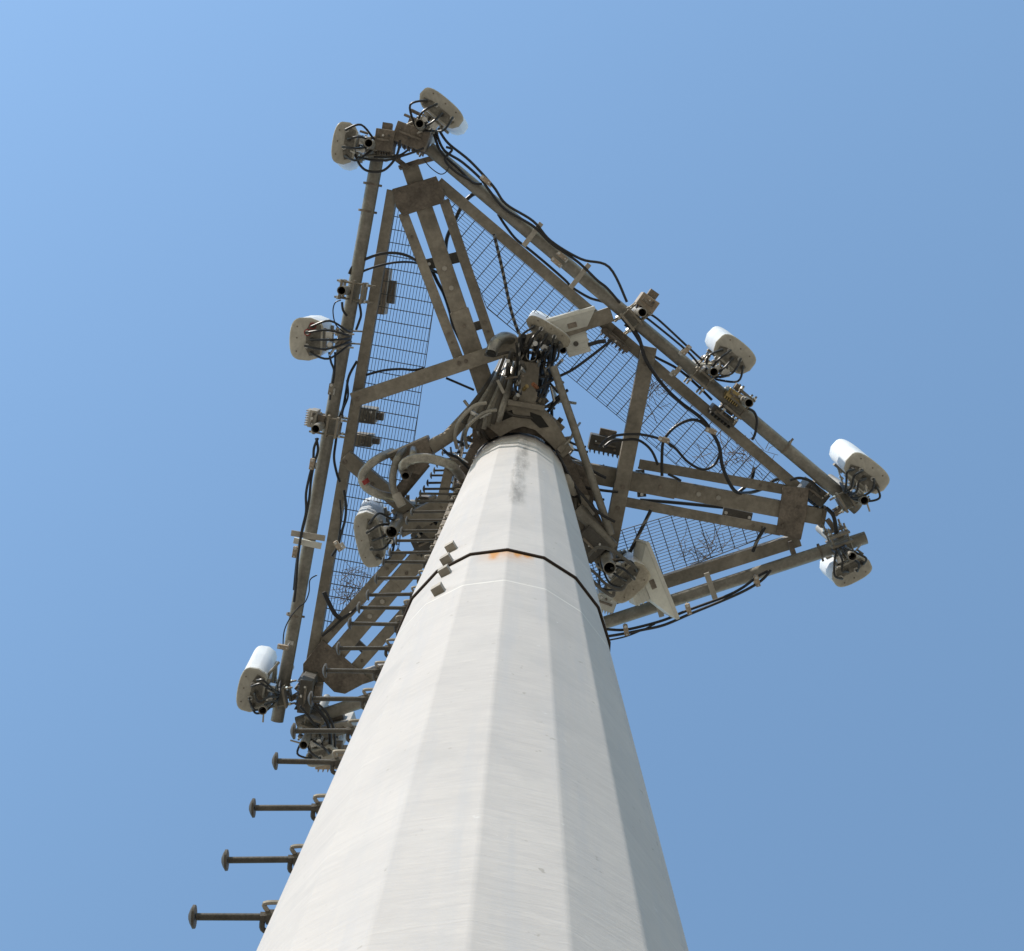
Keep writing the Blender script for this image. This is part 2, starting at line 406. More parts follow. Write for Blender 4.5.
# outer face pipes, hollow, with caps and straps
facepipes = []
for (u0, v0, u1, v1) in ((381, 137, 277, 721), (429, 148, 858, 509), (866, 537.5, 297, 723)):
    mb = MB(); mb.hollow(P(u0, v0, 14.22), P(u1, v1, 14.22), .050, .043, 20); o = mb.build('face_pipe', PIPE, plat, True); facepipes.append(o)
def strap(par, u0, v0, u1, v1, wpx=5, z=14.14, h=.02, m=LIGHTG, name='pipe_strap'):
    return pxbar(u0, v0, u1, v1, wpx, z, z + h, name, m, par, .002)
for a in ((523.5, 246, 541.5, 223), (570.5, 288, 589.5, 264)): strap(facepipes[1], *a, wpx=5)
for a in ((706.5, 573, 716, 601), (654, 592, 662, 617)): strap(facepipes[2], *a, wpx=5.5)
strap(facepipes[0], 291, 533, 325, 538.5, 6, 14.08, .012, LIGHTG); strap(facepipes[0], 293.5, 540.5, 321, 546.5, 6, 14.12, .04, PANEL)
for i, (u, v) in ((0, (366, 211)), (0, (371, 184)), (0, (294, 615)), (1, (786, 447)), (2, (820, 551))):
    p = P(u, v, 14.22); dd = ((0 - 1) if False else 1)
    e = [(P(277, 721, 14.22) - P(381, 137, 14.22)), (P(858, 509, 14.22) - P(429, 148, 14.22)), (P(297, 723, 14.22) - P(866, 537.5, 14.22))][i].normalized()
    mb = MB(); mb.hollow(p - e * .008, p + e * .008, .060, .0537, 16); mb.tube([p + e.cross(UP) * .058, p + e.cross(UP) * .084], .009, 6); mb.build('pipe_clamp', GALVD, facepipes[i], True)
# outriggers linking face pipes to the frame
for a in ((790, 542, 796, 560), (414, 163, 440, 156), (385, 150, 408, 168), (835, 515, 850, 502), (828, 520, 845, 543), (290, 700, 306, 690), (305, 690, 320, 713)):
    pxbar(*a, 5, 14.30, 14.36, 'outrigger', GALVD, plat, .002)

for a in ((425, 265, 467, 255, 11), (470, 328, 490, 322, 9), (723, 512, 752, 518, 10), (640, 470, 642, 497, 9), (345, 632, 366, 652, 8)):
    o = pxbar(*a, 14.485, 14.52, 'support_bracket', DARK, plat); bolts(o, [(a[0] * (1 - t) + a[2] * t, a[1] * (1 - t) + a[3] * t) for t in (.1, .9)], 14.485, .014, STEEL)

# gratings
def grating(poly, along, z, name='grating', spacing=.0245, cross=.1):
    pw = [P(u, v, z) for u, v in poly]; d = (P(*along[1], z) - P(*along[0], z)); d.z = 0; d.normalize(); n_ = Vector((-d.y, d.x, 0))
    o0 = pw[0]; pl = [((p - o0).dot(d), (p - o0).dot(n_)) for p in pw]
    def clip(axis, val):
        xs = []
        for i in range(len(pl)):
            a, b = pl[i], pl[(i + 1) % len(pl)]
            if (a[axis] - val) * (b[axis] - val) < 0:
                t = (val - a[axis]) / (b[axis] - a[axis]); xs.append(a[1 - axis] + t * (b[1 - axis] - a[1 - axis]))
        return (min(xs), max(xs)) if len(xs) >= 2 else None
    mb = MB()
    for axis, sp, wd, hh, dz in ((1, spacing, .0036, .011, 0), (0, cross, .0066, .008, -.010)):
        lo = min(p[axis] for p in pl); hi = max(p[axis] for p in pl); v = lo + sp * .5
        while v < hi:
            c_ = clip(axis, v)
            if c_ and c_[1] - c_[0] > .02:
                if axis == 1: a, b = o0 + d * c_[0] + n_ * v, o0 + d * c_[1] + n_ * v
                else: a, b = o0 + n_ * c_[0] + d * v, o0 + n_ * c_[1] + d * v
                mb.bar(a + UP * dz, b + UP * dz, wd, hh)
            v += sp
    for i in range(len(pw)):                                             # banding bar round the edge
        mb.bar(pw[i] + UP * .001, pw[(i + 1) % len(pw)] + UP * .001, .005, .018)
    return mb.build(name, GRATE, plat)
grating([(392, 196), (404, 214), (434.5, 300), (397, 560), (320, 644)], ((392, 190), (310, 668)), 14.50)
grating([(441, 190), (446, 204), (487, 308), (690, 476), (786, 488), (796, 484)], ((438, 182), (797, 487)), 14.50)
grating([(777, 532), (673, 514.5), (425, 590), (425, 652), (610, 597)], ((800, 540), (340, 685)), 14.50)

# collar round the mast under the arms
def ringplate(z0, z1, ri, outer, name, m):
    mb = MB(); n = 72; A, B, Cc, D = [], [], [], []
    for i in range(n):
        a = 2 * PI * i / n; r = outer(a)
        ca, sa = math.cos(a), math.sin(a)
        A.append(mb.b.verts.new((PX + ri * ca, PY + ri * sa, z0 + EYE))); B.append(mb.b.verts.new((PX + r * ca, PY + r * sa, z0 + EYE)))
        Cc.append(mb.b.verts.new((PX + r * ca, PY + r * sa, z1 + EYE))); D.append(mb.b.verts.new((PX + ri * ca, PY + ri * sa, z1 + EYE)))
    for i in range(n):
        j = (i + 1) % n
        for X_, Y_ in ((A, B), (B, Cc), (Cc, D), (D, A)): mb.b.faces.new((X_[i], X_[j], Y_[j], Y_[i]))
    return mb.build(name, m, plat)
AA = [math.radians(x) for x in (-109.7, 7, 132)]
def outer1(a):
    r = .44
    for b in AA:
        d = abs((a - b + PI) % (2 * PI) - PI); r = max(r, min(.60, .30 / max(math.cos(d), .3) if d < .5 else 0, 9) if d < .5 else 0, .60 - .55 * max(0, d - .22))
    return r
ringplate(14.20, 14.225, .385, outer1, 'collar_plate', GALVD)
ringplate(14.62, 14.645, .378, outer1, 'collar_plate', GALVD)
for k in range(3):                                                        # clamp jaws between the plates
    for s_ in (-1, 1):
        a = AA[k] + s_ * .42; c = Vector((PX, PY, 0)) + rot2(a) * .43
        mb = MB(); mb.box(c + UP * (14.42 + EYE), rot2(a), rot2(a + PI / 2), UP, .035, .16, .36); mb.build('clamp_jaw', GALV, plat, bevel=.004)
    a = AA[k]; c = Vector((PX, PY, 0)) + rot2(a) * .52
    mb = MB(); mb.box(c + UP * (14.42 + EYE), rot2(a), rot2(a + PI / 2), UP, .16, .26, .38); mb.build('arm_socket', GALV, plat, bevel=.006)
    for s_ in (-1, 1):
        a = AA[k] + PI / 3 + s_ * .09; c = Vector((PX, PY, 0))
        q = c + rot2(a) * .47; t = rot2(AA[k] + PI / 3 + PI / 2)
        for zz in (14.27, 14.56):
            mb = MB(); mb.tube([q + UP * (zz + EYE) - t * .13, q + UP * (zz + EYE) + t * .13], .014, 8); mb.build('tie_rod', STEEL, plat, True)
# brackets on the camera side of the collar: open gusset, and a plate with two windows painted dark
def gusset(deg, z0, z1):
    a = math.radians(deg); c = Vector((PX, PY, 0))
    for s_ in (-1, 1):
        t = rot2(a + PI / 2) * s_
        p = c + rot2(a) * .43 + t * .30; q = c + rot2(a) * .60 + t * .06
        mb = MB(); mb.bar(p + UP * (z0 + EYE), q + UP * (z0 + EYE), .075, .05); mb.build('gusset', GALV, plat, bevel=.004)
    mb = MB(); mb.box(c + rot2(a) * .64 + UP * ((z0 + z1) / 2 + EYE), rot2(a), rot2(a + PI / 2), UP, .05, .30, z1 - z0); mb.build('gusset_plate', GALV, plat, bevel=.004)
pxplate([(476, 417), (500, 437), (512, 430), (523, 426.5), (535, 430), (549, 443), (563, 458), (572, 450), (556, 422), (543, 409), (505, 402), (488, 408)], 14.1, 14.2, 'collar_bracket', GALV, plat)
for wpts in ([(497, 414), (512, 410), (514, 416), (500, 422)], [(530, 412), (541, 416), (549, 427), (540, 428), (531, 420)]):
    pxplate(wpts, 14.092, 14.0985, 'painted_window', HOLE, plat)  # near-black sheets under a solid bracket paint the shade of its windows
pxplate([(503, 404), (506, 399), (545, 406), (544, 411)], 14.05, 14.3, 'bracket_lip', GALV, plat)
gusset(-84, 14.22, 14.40); gusset(44, 14.12, 14.30); gusset(158, 14.12, 14.30)
# standoff arms of the three inner sector antennas + round brace
for u0, v0, u1, v1, wd in ((527, 408, 531, 362, 18), (575, 512, 606, 562, 20), (452, 502, 398, 529, 20)):
    pxbar(u0, v0, u1, v1, wd, 14.10, 14.22, 'standoff_arm', GALV, plat)
mb = MB(); mb.tube([P(553, 366, 14.05), P(611, 535, 14.05)], .030, 12); mb.build('round_brace', PIPE, plat, True)
mb = MB(); mb.tube([P(577, 508, 14.05), P(613, 548, 14.05)], .050, 12); mb.build('round_brace', PIPE, plat, True)
mb = MB(); mb.tube([P(576, 480, 14.2), P(577, 520, 14.2)], .022, 8); mb.build('round_brace', PIPE, plat, True)
mb = MB(); mb.bar(P(556, 438, 14.15), P(606, 540, 14.15), .07, .05); mb.build('brace_bar', GALVD, plat)

# ------------------------------------------------------------------ mount pipes
def mount_pipe(u, v, label, z0=13.7, z1=15.3, r=.034, clampdir=None, ln=.16):
    p = P(u, v, z0); t = thing('mounting_pipe', p, label, 'pipe', 'short vertical mounting pipes')
    q = Vector((p.x, p.y, z1 + EYE))
    mb = MB(); mb.hollow(p, q, r, r - .006, 16); mb.build('tube', PIPE, t, True)
    mb = MB(); mb.tube([p + UP * .25, p + UP * .26], r - .0065, 12); mb.build('bore_shade', HOLE, t)  # dark disc inside the tube paints the shade of the bore
    if clampdir is not None:
        d = rot2(math.radians(clampdir)); s_ = Vector((-d.y, d.x, 0))
        for zz in (14.08, 14.33):
            c = Vector((p.x, p.y, zz + EYE))
            mb = MB(); mb.box(c + d * (r + .012), d, s_, UP, .016, .17, .10); mb.box(c - d * (r + .012), d, s_, UP, .016, .15, .07)
            mb.box(c + d * (ln * .75), d, s_, UP, .016, .16, .12)
            for k in (-1, 1): mb.tube([c - d * (r + .05) + s_ * .062 * k, c + d * (ln + .03) + s_ * .062 * k], .008, 6)
            mb.build('clamp', GALV, t)
            for k in (-1, 1):
                for e in (-(r + .035), ln * .75 + .02):
                    mb = MB(); mb.tube([c + d * e + s_ * .062 * k, c + d * (e + .014) + s_ * .062 * k], .015, 6); mb.build('clamp_nut', STEEL, t)
    return t
mount_pipe(368.5, 143, 'mounting pipe with dark open end beside the topmost left antenna', clampdir=0)
mount_pipe(419.5, 123.5, 'mounting pipe behind the topmost antenna at the upper apex', clampdir=120)
mount_pipe(341.5, 290.5, 'bare mounting pipe high on the left side, above the left antenna', clampdir=10)
mount_pipe(315.5, 429, 'mounting pipe with stacked fittings on the left side, below the left antenna', clampdir=10)
mount_pipe(642.5, 312.5, 'mounting pipe halfway along the upper right side, beside a tan box', clampdir=140)
mount_pipe(714, 372, 'mounting pipe under the white antenna nearest the middle of the right side', clampdir=130)
mount_pipe(749, 403, 'mounting pipe wrapped in brass fittings between the two right antennas', clampdir=130)
mount_pipe(864.5, 500.5, 'mounting pipe at the right corner under the upper corner antenna', clampdir=150)
mount_pipe(852.5, 556.5, 'mounting pipe at the right corner above the lower corner antenna', clampdir=-110)
mount_pipe(262.5, 710.5, 'mounting pipe at the lower left corner beside the white antenna', clampdir=-10)
mount_pipe(303.5, 745, 'mounting pipe of the lowest antenna under the lower left corner', clampdir=-70)
mount_pipe(391.5, 532, 'wide mounting pipe of the inner antenna left of the mast', z0=13.4, z1=14.9, r=.045, clampdir=None)
mount_pipe(609.5, 568, 'wide mounting pipe of the inner antenna right of the mast', z0=13.5, z1=15.0, r=.047, clampdir=None)
t = thing('mounting_pipe', P(531.5, 356, 14.05), 'short open ring of pipe with sky showing through it above the mast', 'pipe', 'short vertical mounting pipes')
mb = MB(); mb.hollow(P(531.5, 356, 14.05), P(531.5, 356, 14.05) + (P(531.5, 356, 14.3) - P(531.5, 356, 14.05)), .042, .034, 16); mb.build('tube', PIPE, t, True)
mount_pipe(563, 350, 'mounting pipe hidden behind the inner antenna above the mast top', z0=14.15, z1=15.0, r=.03)

# ------------------------------------------------------------------ antennas
def dshape(w_, d_, n=14, k=1.0):
    pts = [(0, -w_ * .30), (.02 * k, -w_ * .42), (d_ * .38, -w_ / 2)]
    for i in range(n + 1):
        a = -PI / 2 + PI * i / n; ca, sa = math.cos(a), math.sin(a); pts.append((d_ * .45 + d_ * .55 * abs(ca) ** .5, w_ / 2 * (abs(sa) ** .8) * (1 if sa > 0 else -1)))
    pts += [(d_ * .38, w_ / 2), (.02 * k, w_ * .42), (0, w_ * .30)]
    out = []
    for p in pts:
        if not out or math.hypot(p[0] - out[-1][0], p[1] - out[-1][1]) > 1e-3: out.append(p)
    return out
def antenna(u, v, face, w_, d_, h, label, pipe, z0=13.85, tilt=2.5, ncon=4, cables='loop', redrings=False, group='sector antennas round the platform rim', body=RADOME, cap=CAPM):
    base = P(u, v, z0); f = rot2(math.radians(face)); s_ = Vector((-f.y, f.x, 0)); ti = math.tan(math.radians(tilt))
    t = thing('panel_antenna', base, label, 'antenna', group)
    org = base - f * d_ * .5
    def W(x, y, z): return org + f * (x + z * ti) + s_ * y + UP * z
    shp = dshape(w_, d_)
    mb = MB(); rings = []
    for z, k in ((.012, 1), (h - .05, 1), (h - .02, .97), (h, .85)):
        rings.append([mb.b.verts.new(W(d_ * .5 + (x - d_ * .5) * k, y * k, z)) for x, y in shp])
    n = len(shp)
    for i in range(3):
        for j in range(n): mb.b.faces.new((rings[i][j], rings[i][(j + 1) % n], rings[i + 1][(j + 1) % n], rings[i + 1][j]))
    mb.b.faces.new(rings[0][::-1]); mb.b.faces.new(rings[-1]); mb.build('radome', body, t, True)
    mb = MB(); rings = []
    for z, k in ((.035, 1.025), (-.002, 1.025), (-.010, .97), (-.012, .9)):
        rings.append([mb.b.verts.new(W(d_ * .5 + (x - d_ * .5) * k, y * k, z)) for x, y in shp])
    for i in range(3):
        for j in range(n): mb.b.faces.new((rings[i][j], rings[i][(j + 1) % n], rings[i + 1][(j + 1) % n], rings[i + 1][j]))
    mb.b.faces.new(rings[0]); mb.b.faces.new(rings[-1][::-1]); mb.build('end_cap', cap, t, True)
    mb = MB(); q4 = [(.015, -.34), (.38, -.40), (.50, -.22), (.50, .22), (.38, .40), (.015, .34)]
    lo_ = [mb.b.verts.new(W(x * d_ if x > .02 else .012, y * w_, -.0155)) for x, y in q4]; hi_ = [mb.b.verts.new(W(x * d_ if x > .02 else .012, y * w_, -.008)) for x, y in q4]
    mb.b.faces.new(lo_); mb.b.faces.new(hi_)
    for i in range(6): mb.b.faces.new((lo_[i], lo_[(i + 1) % 6], hi_[(i + 1) % 6], hi_[i]))
    mb.build('recess_shade', RECESS, t)  # dark plate stands in for the shade of a recess round the connectors
    for yy in (-.30, .02, .29):
        mb = MB(); mb.tube([W(d_ * .78, yy * w_, -.0115), W(d_ * .78, yy * w_, -.015)], .006, 8); mb.build('screw', GALVD, t, True)
    pp = P(*pipe, z0); pv = Vector((pp.x, pp.y, 0))
    con = []
    for i in range(ncon):
        y = w_ * (-.32 + .64 * i / max(1, ncon - 1)); x = d_ * (.30 + .16 * (i % 2)); con.append((x, y))
        mb = MB(); mb.tube([W(x, y, -.011), W(x, y, -.05)], .013, 8); mb.tube([W(x, y, -.014), W(x, y, -.03)], .018, 8)
        c = mb.build('connector', STEEL if i % 2 else DARK, t, True)
        if redrings and i >= ncon - 2:
            mb = MB(); mb.hollow(W(x + .0, y, -.0135), W(x, y, -.02), .026, .018, 14); mb.build('marker_ring', RED, t, True)
    for i, (x, y) in enumerate(con):
        p0 = W(x, y, -.045); p1 = W(x - .02, y, -.10 - .02 * (i % 2)); pv3 = Vector((pp.x, pp.y, 0))
        if cables == 'loop':
            e = Vector((pp.x, pp.y, base.z)) + s_ * (.03 * (i - 1.5)) + f * -.02
            mid = (p1 + e) / 2 + s_ * y * .6
            pts = [p0, p0 - UP * .03, Vector((mid.x, mid.y, base.z - .12)), e + UP * .10, e + UP * .42]
        else:
            a0 = W(x - .05, y * .6, -.13); ra = random.uniform; sg = 1 if y > 0 else -1; pts = [p0, p0 - UP * .05, W(x * .3, y + sg * ra(.02, .06), -.14), W(-.05, y * ra(.7, 1.1), -.13 + ra(0, .05)), W(-.11, y * ra(.2, .7), -.02), W(-.10, y * .3 + ra(-.03, .03), .12), W(-.09, y * .3, .4)]
        mb = MB(); mb.tube(spline(pts, 5), .0085, 6); mb.build('jumper_cable', BLACK, t, True)
    # scissor brackets to the pipe
    for zz in (.12, h - .2):
        a = W(-.002, 0, zz); b = Vector((pp.x, pp.y, a.z)); dd = b - a
        mb = MB()
        mb.box(a - f * .012, f, s_, UP, .02, w_ * .55, .07)
        for k in (-1, 1):
            mb.bar(a + s_ * .05 * k - f * .02, b + s_ * .045 * k, .006, .05)
            mb.tube([b - dd.normalized() * .06 + s_ * .05 * k, b + dd.normalized() * .07 + s_ * .05 * k], .007, 6)
        mb.box(b - dd.normalized() * .045, dd.normalized(), dd.normalized().cross(UP), UP, .014, .14, .06)
        mb.build('bracket', LIGHTG if zz < .2 else GALV, t)
        for k in (-1, 1):
            for e_ in (.25, .6):
                q = a.lerp(b, e_) + s_ * .052 * k; mb = MB(); mb.tube([q - s_ * .02, q + s_ * .02], .011, 6); mb.build('bracket_bolt', STEEL, t)
    for k in range(6):
        q = a.lerp(b, random.uniform(.1, 1.1)) * 1; q = Vector((q.x, q.y, base.z + random.uniform(-.02, .12))) + s_ * random.uniform(-.10, .10)
        e_ = Vector((random.uniform(-1, 1), random.uniform(-1, 1), random.uniform(-.4, .4))).normalized() * random.uniform(.02, .05)
        mb = MB(); mb.tube([q - e_, q + e_], random.uniform(.006, .014), 7); mb.build('fitting', random.choice((STEEL, STEEL, DARK, GALVD)), t, True)
    mb = MB(); mb.box(W(-.05, w_ * .12, .05), f, s_, UP, .05, .05, .09); mb.tube([W(-.06, -w_ * .1, -.04), W(-.06, -w_ * .1, .1)], .02, 8); mb.build('tilt_motor', STEEL, t, True)
    return t
antenna(344, 143, 190, .30, .17, 1.0, 'white antenna with its pale cap facing left beside the topmost left pipe', (368.5, 143), ncon=4)
antenna(441, 108, -50, .36, .16, .9, 'topmost white antenna above the upper apex, pale cap tilted up right', (419.5, 123.5), ncon=4, tilt=1)
antenna(306, 339, 183, .31, .24, 1.15, 'white antenna alone on the left side with red rings under its cap', (343, 341), redrings=True, ncon=5)
antenna(735, 354, -50, .32, .20, 1.15, 'white antenna halfway down the right side, nearer the middle of the platform', (714, 372), ncon=5)
antenna(867, 473, -52, .35, .20, .95, 'white antenna on top of the right corner, the farthest right', (864.5, 500.5), ncon=5, cables='hang')
antenna(852, 572, 62, .30, .16, .8, 'small antenna below the right corner with black cable loops under it', (852.5, 556.5), ncon=4, cables='hang')
antenna(251, 690, 192, .33, .20, .9, 'white antenna at the lower left corner with a coil of black cable', (262.5, 710.5), ncon=5, cables='hang')
antenna(321, 757, 75, .24, .13, .7, 'lowest antenna, grey with rusty fittings, half hidden by a step bolt', (303.5, 745), ncon=3, body=LIGHTG, cap=CAPM)
antenna(369, 540, 168, .40, .19, 1.2, 'big inner antenna left of the mast with one sunlit side', (391.5, 532), z0=13.6, ncon=5, group='inner sector antennas round the mast', cables='loop')
antenna(629, 583, 48, .33, .20, 1.1, 'big inner antenna right of the mast, thick cables plugged in under its beige cap', (609.5, 568), z0=13.65, ncon=5, cap=CAPD, group='inner sector antennas round the mast')
antenna(548, 332, -58, .36, .12, .9, 'inner antenna just above the mast top with curved cables under its beige cap', (531.5, 356), z0=14.0, ncon=5, cap=CAPD, group='inner sector antennas round the mast')

# flat panel radios: square plate, tapered back, radio box
def flat_panel(u, v, face, w_, h, label, z0, depth, boxw, boxl, roll=0):
    base = P(u, v, z0); f = rot2(math.radians(face)); s_ = Vector((-f.y, f.x, 0))
    upv = (UP * math.cos(roll) - f * math.sin(roll)).normalized(); fv = s_.cross(upv) * 1
    if fv.dot(f) < 0: fv = -fv
    t = thing('flat_panel_radio', base, label, 'antenna', 'flat panel link radios')
    c = base + upv * h / 2
    def W(x, y, z): return c + fv * x + s_ * y + upv * z
    mb = MB(); mb.box(c, fv, s_, upv, .03, w_, h); mb.build('face_plate', PANEL, t, bevel=.006)
    mb = MB(); hh = h / 2 * .96; ww = w_ / 2 * .96; b2 = boxw / 2
    A = [mb.b.verts.new(W(-.016, y, z)) for y, z in ((-ww, -hh), (ww, -hh), (ww, hh), (-ww, hh))]
    B = [mb.b.verts.new(W(-depth, y, z)) for y, z in ((-b2, -b2), (b2, -b2), (b2, b2), (-b2, b2))]
    mb.b.faces.new(A); mb.b.faces.new(B[::-1])
    for i in range(4): mb.b.faces.new((A[i], A[(i + 1) % 4], B[(i + 1) % 4], B[i]))
    mb.build('tapered_back', PANEL, t)
    mb = MB(); mb.box(W(-depth - boxl / 2 - .002, 0, 0), fv, s_, upv, boxl, boxw * .93, boxw * .93)
    for k in range(3): mb.box(W(-depth - boxl * (.2 + .3 * k), 0, 0), fv, s_, upv, .010, boxw * 1.0, boxw * 1.0)
    mb.build('radio_box', PANEL, t, bevel=.003)
    mb = MB(); mb.tube([W(-depth - boxl * .5, -b2 * .1, -b2 * .99), W(-depth - boxl * .5, -b2 * .1, -b2 * .99 - .02)], .02, 10); mb.build('cable_gland', DARK, t, True)
    mb = MB(); mb.box(W(-depth * .55, 0, -(h / 2 + b2) / 2 * 1.02), fv, s_, upv, .05, .07, .012); mb.build('vent', GALVD, t)
    return t
flat_panel(569.5, 315, -105.5, .40, .40, 'flat panel radio with tapered back above the mast top', 14.15, .14, .19, .17)
flat_panel(663, 581, -22, .62, .44, 'large flat white panel right of the mast seen nearly edge on', 13.75, .12, .24, .12, roll=math.radians(10))

# ------------------------------------------------------------------ radio units and small boxes
rj = random.Random(11)
def radio(u, v, ang, a, b, h, z0, label, m=GALV, fins=7, bits=True):
    base = P(u, v, z0); d = rot2(math.radians(ang)); s_ = Vector((-d.y, d.x, 0))
    t = thing('remote_radio_unit', base, label, 'radio unit', 'radio units tucked behind the frame')
    c = base + UP * h / 2
    mb = MB(); mb.box(c, d, s_, UP, a, b, h); mb.build('housing', m, t, bevel=.006)
    mb = MB()
    for k in range(fins): mb.box(c + s_ * (b / 2 + .012) + d * (a * (-.42 + .84 * k / (fins - 1))), d, s_, UP, .006, .024, h * .9)
    mb.build('cooling_fins', m, t)
    mb = MB()
    for k in range(3):
        q = base + d * a * (-.3 + .27 * k + rj.uniform(-.04, .04)) + s_ * b * rj.uniform(-.3, .3)
        mb = MB(); mb.tube([q - UP * .035, q], rj.choice((.006, .009, .011)), 8); mb.build('connector', rj.choice((DARK, GALVD, STEEL)), t, True)
    if bits:
        mb = MB(); mb.box(c - s_ * (b / 2 + .03), d, s_, UP, a * .5, .05, h * .4)
        mb.build('bracket', GALVD, t)
        mb = MB(); mb.tube([base - UP * .02 + d * a * .3, base - UP * .02 - d * a * .35], .009, 6); mb.build('handle', GALVD, t)
    return t
radio(381, 291, 97, .36, .09, .36, 14.55, 'slim radio unit behind the left frame beam, between bare pipe and cross beam', TANBOX)
radio(367, 416, 97, .12, .13, .30, 14.55, 'upper small radio block behind the left frame beam below the cross beam', GALV)
radio(363, 441, 97, .09, .13, .30, 14.55, 'lower small radio block behind the left frame beam below the cross beam', GALV)
radio(606, 445, 12, .26, .12, .20, 14.45, 'radio unit with sunlit top between the mast and the right cross beam', DARK)
radio(816, 494, 38, .20, .12, .30, 14.35, 'silvery radio unit at the right corner under the face pipe', DARK)
radio(411, 136, 20, .26, .15, .34, 14.0, 'dark radio unit in the upper apex between the two topmost antennas', GALVD)
radio(648, 303, 35, .15, .10, .30, 14.05, 'tan box beside the pipe halfway along the upper right side', TANBOX)
radio(616, 340, 40, .26, .05, .22, 14.30, 'narrow radio unit below the frame near the top of the right cross beam', GALVD)
radio(724, 416, 38, .22, .06, .22, 14.18, 'slim radio unit between face pipe and frame on the right side', DARK)
radio(735, 396, 35, .13, .07, .25, 14.05, 'brassy fitting box on the pipe between the two right antennas', BRASS)
radio(305, 697, 97, .26, .10, .40, 14.0, 'dark radio unit behind the face pipe at the lower left corner', DARK)
radio(332, 762, 0, .26, .12, .3, 13.9, 'rust brown radio unit behind the lowest step bolts near the mast', TANBOX)
radio(336, 730, -14, .26, .10, .3, 14.2, 'pale radio unit behind the lower pipe close to the mast', LIGHTG)
radio(312, 419, 100, .13, .06, .25, 13.95, 'light grey fitting box on the left pipe below the left antenna', LIGHTG)
radio(384, 140, 8, .14, .16, .30, 13.95, 'dark clamp box beside the topmost left pipe', GALVD)
radio(590, 545, 45, .22, .2, .3, 13.95, 'dark radio unit wedged against the right edge of the mast', DARK)
radio(606, 603, 20, .16, .12, .3, 14.2, 'pale junction box under the inner antenna right of the mast', PANEL)
radio(431, 540, -25, .3, .14, .3, 14.25, 'dark radio unit among the step bolts left of the mast', DARK)
radio(428, 512, 5, .32, .10, .3, 14.3, 'grey radio unit behind the small upper step bolts', GALV)

# ------------------------------------------------------------------ conduit cluster on the left of the mast
t = thing('cable_conduits', P(410, 470, 14.0), 'cluster of thick bent grey conduits left of the mast top', 'conduit')
Z = 13.9
def pipe_(pts, r, m=GREYC, name='conduit', z=Z):
    mb = MB(); mb.tube(spline([P(p[0], p[1], p[2] if len(p) > 2 else z) for p in pts], 6), r, 14); return mb.build(name, m, t, True)
pipe_([(392, 452, 14.1), (376, 460), (365, 470), (362, 478), (366, 487), (378, 494), (394, 498, 14.0)], .033)
pipe_([(404, 449, 14.05), (397, 460), (393, 474), (393, 488), (398, 499), (402, 505)], .029)
pipe_([(413.5, 448, 14.15), (413, 454), (412, 462, 13.95)], .027)
pipe_([(405, 473, 14.0), (403, 466), (410, 460), (424, 458), (440, 461), (452, 466), (461, 477, 14.1)], .036, z=13.75)
pipe_([(396, 494, 13.88), (399, 500, 13.87), (402, 506, 13.86)], .036, LIGHTG, 'sleeve')
pipe_([(363.6, 480, 13.9), (366, 484, 13.9)], .036, RED, 'red_band')
mb = MB(); mb.hollow(P(405.5, 476, 13.7), P(411, 465, 14.2), .034, .027, 14); mb.build('sleeve', GALVD, t, True)
mb = MB(); p, q = P(387, 454, 13.95), P(427, 436, 13.95); mb.bar(p, q, .012, .02); mb.build('lip', LIGHTG, t)
mb = MB(); mb.prism([(lambda q: (q.x, q.y))(P(u, v, 14.1)) for u, v in ((387, 455), (427, 437), (434, 458), (420, 475), (398, 470))], 14.1 + EYE, 14.35 + EYE); mb.build('hood', GALVD, t, bevel=.01)
mb = MB(); mb.tube([P(431, 447, 14.15), P(448, 437, 14.15), P(473, 409, 14.15)], .058, 14, r1=.045); mb.build('support_tube', GALV, t, True)
mb = MB(); mb.tube([P(425, 462, 14.3), P(396, 497, 14.3)], .05, 14); mb.build('support_tube', GALVD, t, True)

# ------------------------------------------------------------------ coax bundle over the mast head
t = thing('coax_bundle', P(500, 400, 14.6), 'sheaf of weathered brown-grey coax cables fanning up beside the mast head', 'cable bundle')
heads = [(469, 411), (473, 414), (478, 416), (482, 418), (487, 416), (491, 413), (496, 411), (502, 409)]
for i, (u, v) in enumerate(heads):
    e = (499 + i * 2.4, 368 - i * 1.2)
    mb = MB(); mb.tube(spline([P(u - 4, v + 12, 14.0), P(u, v, 14.0), P((u + e[0]) / 2 + 1, (v + e[1]) / 2, 14.2), P(*e, 14.5), P(e[0] + 4, e[1] - 12, 15.0)], 5), .026, 10)
    mb.build('coax', (COAX, GREYC, COAXL)[i % 3], t, True)
mb = MB(); mb.tube([P(471, 412, 13.95), P(480, 417, 13.93), P(491, 412, 13.93)], .016, 8); mb.build('tie', STEEL, t, True)
t = thing('cable_hood', P(500, 345, 14.3), 'shiny bent pipe elbow catching the sun above the coax sheaf', 'pipe')
mb = MB(); mb.tube(spline([P(491.5, 353, 14.0), P(495, 344, 14.05), P(503, 338, 14.15), P(512, 340, 14.3), P(518, 350, 14.5)], 6), .047, 16); mb.build('elbow', ELBOW, t, True)
mb = MB(); mb.tube([P(491, 354.4, 13.985), P(491.4, 353.4, 13.99)], .038, 14); mb.build('mouth_shade', HOLE, t)  # dark disc paints the shaded inside of the elbow
t = thing('jumper_tangle', P(540, 370, 14.3), 'dark tangle of jumper cables hanging over the mast head', 'cable bundle')
rnd = random.Random(3)
